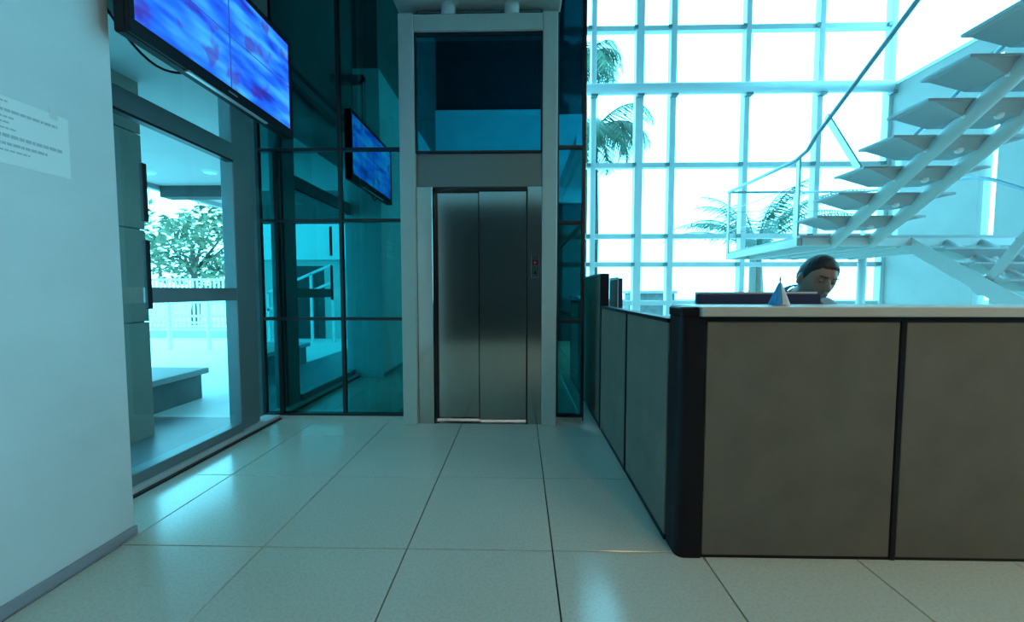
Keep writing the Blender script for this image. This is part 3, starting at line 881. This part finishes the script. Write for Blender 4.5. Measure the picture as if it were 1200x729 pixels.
# landing
prism('landing_deck', [(3.29, LY), (5.80, LY), (5.80, 6.75), (3.52, 6.75)], 'z', LZ - 0.03, LZ, 'tread', st)
def edge_beam(p0, p1): bar('landing_beam', p0, p1, 0.06, 0.09, 'stair', st)
edge_beam((3.31, LY + 0.03, LZ - 0.075), (3.53, 6.72, LZ - 0.075))
edge_beam((3.55, 6.72, LZ - 0.075), (5.80, 6.72, LZ - 0.075))
edge_beam((3.33, LY + 0.035, LZ - 0.075), (5.77, LY + 0.035, LZ - 0.075))
for x in (3.80, 4.15, 4.5, 5.0, 5.45):
    bar('landing_joist', (x, LY + 0.07, LZ - 0.085), (x + 0.1, 6.69, LZ - 0.085), 0.05, 0.10, 'stair', st)
for p in ((5.72, 6.65),):
    tube('landing_column', [(p[0], p[1], 0.0), (p[0], p[1], LZ - 0.03)], 0.06, 'stair', st, 16)
# lower flight
NL = 9
for i in range(NL):
    bm = bmesh.new()
    yb, z = LY - 0.02 - i * RUN, LZ - RISE * (i + 1)
    tread_mesh(bm, 4.60, 5.78, yb + 0.03, z)
    t = from_bm('tread', bm, 'tread', st)
    for x in (4.96, 5.20, 5.42):
        dome(x, yb - RUN + 0.02, z - 0.112, t)
L2 = NL * RUN
prism('stringer_plate', [(LY + 0.02, LZ - 0.02), (LY + 0.02, LZ - 0.20), (LY - L2 + 0.16, 0.0), (LY - L2 - 0.13, 0.0)], 'x', 4.585, 4.60, 'stair', st)
for x in (5.0, 5.4):
    tube('stringer', [(x, LY + 0.03, LZ - 0.10), (x, LY - L2 - 0.05, 0.05)], 0.055, 'stair', st, 16)
# rails
ux, uz = -math.sin(math.atan(slope)), math.cos(math.atan(slope))      # perpendicular to the flights (y, z)
tube('handrail', [(3.50, 6.70, 2.80), (3.29, 4.80, 2.70), (3.30, 4.62, 2.76), (3.30, 4.49, 2.88), (3.30, 3.43, 3.56), (3.30, 1.5, 4.79)], 0.022, 'rail', st, 12)
tube('handrail', [(3.50, 6.70, 2.80), (4.65, 6.70, 2.80), (5.75, 6.70, 2.80)], 0.02, 'rail_light', st, 12)
tube('handrail', [(4.50, 4.84, 2.79), (4.50, 1.5, 2.79 + 3.34 * 0.636)], 0.02, 'rail', st, 12)
tube('handrail', [(4.66, 3.45, 2.00), (4.66, LY - L2 - 0.3, 2.00 - (3.45 - LY + L2 + 0.3) * slope)], 0.02, 'rail', st, 12)
tube('handrail', [(5.75, 6.70, 2.80), (5.60, 5.0, 2.55), (5.58, 4.78, 2.46), (5.58, LY - L2 - 0.3, 2.46 - (L2 + 0.4) * slope)], 0.02, 'rail', st, 12)
def post(x, y, z0, z1): bar('baluster', (x, y, z0), (x, y, z1), 0.05, 0.025, 'rail_light', st)
post(3.505, 6.68, LZ - 0.06, 2.80); post(3.305, 4.76, LZ - 0.10, 2.72); post(4.6, 6.68, LZ, 2.80); post(5.73, 6.68, LZ, 2.80)
post(4.50, 4.80, LZ, 2.78); post(5.60, 4.85, LZ, 2.48)
for z in (2.15, 2.48):
    tube('guard_wire', [(3.50, 6.70, z), (5.75, 6.70, z)], 0.005, 'rail_light', st, 6)
    tube('guard_wire', [(3.50, 6.70, z), (3.30, 4.76, z - 0.08)], 0.005, 'rail_light', st, 6)
for k in (0, 1):
    y0 = 3.93 - k * 5 * RUN
    z0 = LZ + RISE * 1.0 + (LY + 0.1 - y0) * slope - 0.18
    bar('baluster', (3.31, y0, z0), (3.31, y0 - ux * 0.82, z0 + uz * 0.82), 0.022, 0.06, 'rail_light', st)
for k in (0, 1):
    y0 = 4.03 - k * 4 * RUN
    z0 = 1.12 - k * 4 * RISE
    bar('baluster', (4.62, y0, z0), (4.66, y0 + ux * 1.06, z0 + uz * 1.06), 0.03, 0.075, 'stair', st)

# warm downlights in the gallery slab
for k, (x, lab) in enumerate(((1.4, 'warm downlight at the free end of the gallery slab'), (2.6, 'warm downlight second from the free end of the gallery slab'), (3.8, 'warm downlight third from the free end of the gallery slab'), (5.2, 'warm downlight nearest the added side glazing'))):
    d = lathe('downlight', (x, -0.55, 3.39), [(0.11, 0.0), (0.13, 0.012), (0.13, 0.03)], 'lamp')
    link_props(d, lab, 'lamp', 'gallery downlights')
    ld = bpy.data.lights.new('downlight_lamp', 'AREA'); ld.shape = 'DISK'; ld.size = 0.2; ld.energy = 13; ld.color = (1.0, 0.74, 0.40)
    lo = bpy.data.objects.new('downlight_lamp', ld); COL.objects.link(lo); lo.parent = d
    lo.location = (0, 0, -0.01)

# ------------------------------------------------------------------ outside, courtyard side
g = box('ground', -40, 40, -30, 60, -0.25, -0.13, 'pavement')
link_props(g, 'pale paved ground around the building', 'ground', kind='structure')
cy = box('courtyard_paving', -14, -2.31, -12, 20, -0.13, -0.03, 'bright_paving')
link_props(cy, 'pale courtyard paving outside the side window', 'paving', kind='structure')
ap = box('canopy_shade_strip', -3.45, -2.31, -2.0, 3.45, -0.03, -0.01, 'canopy_shade')  # added dark strip, canopy shade put into its colour
link_props(ap, 'dark strip of paving standing in for canopy shade by the side window', 'paving', kind='structure')
cn = empty('canopy', (-4.6, 4.0, 2.75), 'grey entrance canopy over the courtyard', 'canopy')
box('soffit', -5.5, -2.37, 0.6, 10.5, 2.75, 3.4, 'soffit', cn)
box('beam', -5.5, -2.37, 5.9, 6.1, 2.58, 2.75, 'facade_dark', cn)
box('fascia', -5.6, -5.5, 0.6, 10.5, 2.68, 3.45, 'soffit', cn)
# block bench
bn = empty('block_bench', (-3.9, 3.2, -0.03), 'long low grey concrete bench outside the side window', 'bench')
box('bench_block', -4.3, -3.50, 0.6, 4.15, -0.03, 0.24, 'concrete', bn)
box('bench_slab', -4.35, -3.45, 0.55, 4.20, 0.24, 0.30, 'soffit', bn, bev=0.006)
# clad pillar
pl = empty('clad_pillar', (-3.3, 2.9, -0.03), 'tan panelled pillar standing outside the side window', 'pillar')
px0, px1, py0, py1 = -3.42, -2.95, 2.60, 3.02
box('core', px0 + 0.02, px1 - 0.02, py0 + 0.02, py1 - 0.02, -0.03, 2.75, 'concrete', pl)
for z0, z1 in ((-0.03, 0.90), (0.91, 1.62), (1.63, 2.35), (2.36, 2.75)):
    box('cladding_panel', px1 - 0.02, px1, py0, py1, z0, z1, 'tan', pl)
    box('cladding_panel', px0, px1 - 0.02, py0 - 0.0, py0 + 0.02, z0, z1, 'tan', pl)
    box('cladding_panel', px0, px1 - 0.02, py1 - 0.02, py1, z0, z1, 'tan', pl)
# fence
fc = empty('fence', (-7.8, 9.5, -0.03), 'white steel fence of vertical bars across the courtyard', 'fence')
fx0, fx1, fy = -12.5, -4.2, 9.6
box('kerb', fx0, fx1, fy - 0.1, fy + 0.1, -0.03, 0.22, 'soffit', fc)
for z in (0.32, 0.85, 1.40):
    box('rail', fx0, fx1, fy - 0.02, fy + 0.02, z, z + 0.05, 'white', fc)
nb = 76
bar_me = None
for k in range(nb):
    x = fx0 + 0.05 + k * (fx1 - fx0 - 0.1) / (nb - 1)
    if bar_me is None:
        o = box('bar', x - 0.016, x + 0.016, fy - 0.05, fy - 0.02, 0.22, 1.45, 'white', fc); bar_me = o.data
        bz = o.location.z; by = o.location.y
    else:
        o = bpy.data.objects.new('bar', bar_me); COL.objects.link(o); o.parent = fc
        o.location = (x - wpos(fc).x, by, bz)
# ramp rail in front of the fence
rr = empty('ramp_railing', (-6.2, 7.6, -0.03), 'low white ramp railing in front of the fence', 'railing')
for z in (0.35, 0.62, 0.9):
    box('rail', -9.5, -4.6, 7.58, 7.62, z, z + 0.045, 'white', rr)
for k in range(7):
    x = -9.45 + k * 0.8
    box('post', x, x + 0.05, 7.57, 7.63, -0.03, 0.945, 'white', rr)

def leafy(name, c, rx, rz, n, mat, trunk_h, label, seed, group=None):
    rnd = random.Random(seed)
    e = empty(name, (c[0], c[1], -0.13), label, 'tree', group)
    bm = bmesh.new()
    blobs = []
    for k in range(11):
        a = rnd.uniform(0, 2 * math.pi); q = rnd.uniform(0.2, 0.8)
        blobs.append((Vector((c[0] + math.cos(a) * rx * q, c[1] + math.sin(a) * rx * q, c[2] + rnd.uniform(-0.8, 0.8) * rz)), rnd.uniform(0.35, 0.6)))
    for k in range(n):
        b, s = rnd.choice(blobs)
        d = Vector((rnd.gauss(0, 1), rnd.gauss(0, 1), rnd.gauss(0, 1))).normalized() * (rnd.uniform(0.3, 1) ** 0.5)
        p = b + Vector((d.x * rx * s, d.y * rx * s, d.z * rz * s))
        u = Vector((rnd.gauss(0, 1), rnd.gauss(0, 1), rnd.gauss(0, 0.6))).normalized()
        w = u.orthogonal().normalized()
        L_ = rnd.uniform(0.08, 0.17)
        bm.faces.new([bm.verts.new(q) for q in (p - u * L_, p + w * L_ * 0.45, p + u * L_, p - w * L_ * 0.45)])
    from_bm('foliage', bm, mat, e)
    tube('trunk', [(c[0], c[1], -0.13), (c[0] + 0.1, c[1], trunk_h * 0.5), (c[0], c[1] + 0.05, c[2])], [0.16, 0.12, 0.07], 'bark', e, 10)
    for b, s in blobs[:5]:
        tube('branch', [(c[0], c[1] + 0.02, c[2] - rz * 0.6), tuple(b)], [0.06, 0.02], 'bark', e, 6)
    return e
leafy('courtyard_tree', (-11.3, 13.2, 2.6), 2.0, 1.5, 1700, 'leaf', 1.5, 'broad green tree right behind the white fence', 1)
leafy('courtyard_tree', (-9.3, 17.5, 2.3), 1.7, 1.3, 1300, 'leaf2', 1.2, 'low olive tree behind the fence near the window post', 2)
leafy('courtyard_tree', (-15.5, 14.0, 3.0), 2.4, 1.9, 1800, 'leaf', 1.6, 'tall dark green tree behind the clad pillar', 3)

# neighbouring building, seen mirrored in the teal glass
nbd = empty('neighbour_building', (-6.0, -3.0, -0.03), 'low neighbour building with white band and dark doorway', 'building')
bm = bmesh.new(); a_box(bm, -12, -2.9, -5.5, -2.6, -0.03, 1.9)
from_bm('lower_wall', bm, 'facade', nbd)
box('white_band', -12, -2.85, -5.5, -2.5, 1.9, 2.75, 'white', nbd)
box('upper_wall', -12, -2.9, -5.5, -2.6, 2.75, 5.0, 'facade_dark', nbd)
for x in (-5.6, -7.4):
    box('doorway', x, x + 0.8, -2.6, -2.585, -0.03, 1.75, 'facade_dark', nbd)
srl = empty('step_railing', (-4.7, -1.9, -0.03), 'white sloping rail beside steps at the neighbour building', 'railing')
bar('handrail', (-6.3, -2.0, 0.9), (-4.3, -2.0, 1.75), 0.05, 0.05, 'white', srl)
bar('handrail', (-6.3, -2.0, 0.5), (-4.3, -2.0, 1.35), 0.05, 0.05, 'white', srl)
for k in range(5):
    x = -6.3 + k * 0.5
    box('post', x - 0.025, x + 0.025, -2.025, -1.975, -0.03, 0.9 + k * 0.2125, 'white', srl)

# ------------------------------------------------------------------ outside, curtain wall side
def palm(name, x, y, h, n, length, up, droop, seed, label, trunk_r=0.16, leaf=0.36, group=None):
    rnd = random.Random(seed)
    e = empty(name, (x, y, -0.13), label, 'palm tree', group)
    tube('trunk', [(x, y, -0.13), (x + 0.05, y, h * 0.5), (x, y, h)], [trunk_r * 1.2, trunk_r, trunk_r * 0.8], 'bark', e, 12)
    for k in range(n):
        a = 2 * math.pi * k / n + rnd.uniform(-0.2, 0.2)
        el_ = up + rnd.uniform(-0.3, 0.3)
        L_ = length * rnd.uniform(0.8, 1.1)
        d = Vector((math.cos(a), math.sin(a), 0))
        pts = []
        p = Vector((x, y, h)); seg = 14; ang = el_
        for s in range(seg + 1):
            pts.append(p.copy())
            p = p + (d * math.cos(ang) + Vector((0, 0, 1)) * math.sin(ang)) * (L_ / seg)
            ang -= droop / seg * (0.5 + s / seg)
        bm = bmesh.new()
        a_tube(bm, pts, [0.025 * (1 - 0.8 * s / seg) for s in range(seg + 1)], 5)
        for s in range(2, seg * 3):
            t = s / 3; i0 = min(int(t), seg - 1); q = pts[i0].lerp(pts[i0 + 1], t - i0)
            tg = (pts[i0 + 1] - pts[i0]).normalized()
            sd = tg.cross(Vector((0, 0, 1)))
            if sd.length < 0.05: sd = Vector((-d.y, d.x, 0))
            sd.normalize()
            ll = leaf * math.sin(math.pi * min(0.97, 0.15 + 0.85 * t / seg)) * rnd.uniform(0.8, 1.2)
            for sg in (-1, 1):
                tip = q + sd * sg * ll * 0.75 + tg * ll * 0.45 + Vector((0, 0, -1)) * ll * rnd.uniform(0.3, 0.8)
                wv = tg * 0.022
                bm.faces.new([bm.verts.new(v) for v in (q - wv, q + wv, tip)])
        from_bm('frond', bm, 'palm', e)
    return e
palm('palm_tree', 7.25, 12.2, 2.35, 22, 3.0, 0.95, 1.5, 5, 'young palm with upright fronds behind the curtain wall', 0.2, 0.55)
palm('palm_tree', 2.05, 10.9, 5.55, 20, 2.1, 0.35, 2.3, 6, 'shorter palm with drooping fronds beside the elevator shaft', 0.07, 0.8)
palm('palm_tree', 2.45, 15.2, 9.9, 20, 1.9, 0.4, 2.6, 8, 'tallest palm whose fronds hang past the upper panes', 0.09, 1.0)
gw = empty('garden_wall', (6, 15, -0.13), 'low pale garden wall outside the curtain wall', 'garden wall')
box('wall_body', 0, 22, 15.0, 15.2, -0.13, 0.75, 'soffit', gw)
box('coping', 0, 22, 14.95, 15.25, 0.75, 0.82, 'white', gw)
pb = empty('planter_box', (4.3, 13.3, -0.13), 'grey concrete planter box outside the curtain wall', 'planter')
box('planter_body', 3.6, 5.1, 12.9, 13.5, -0.13, 1.05, 'concrete', pb, bev=0.02)
box('planter_rim', 3.55, 5.15, 12.85, 13.55, 1.05, 1.15, 'soffit', pb, bev=0.01)
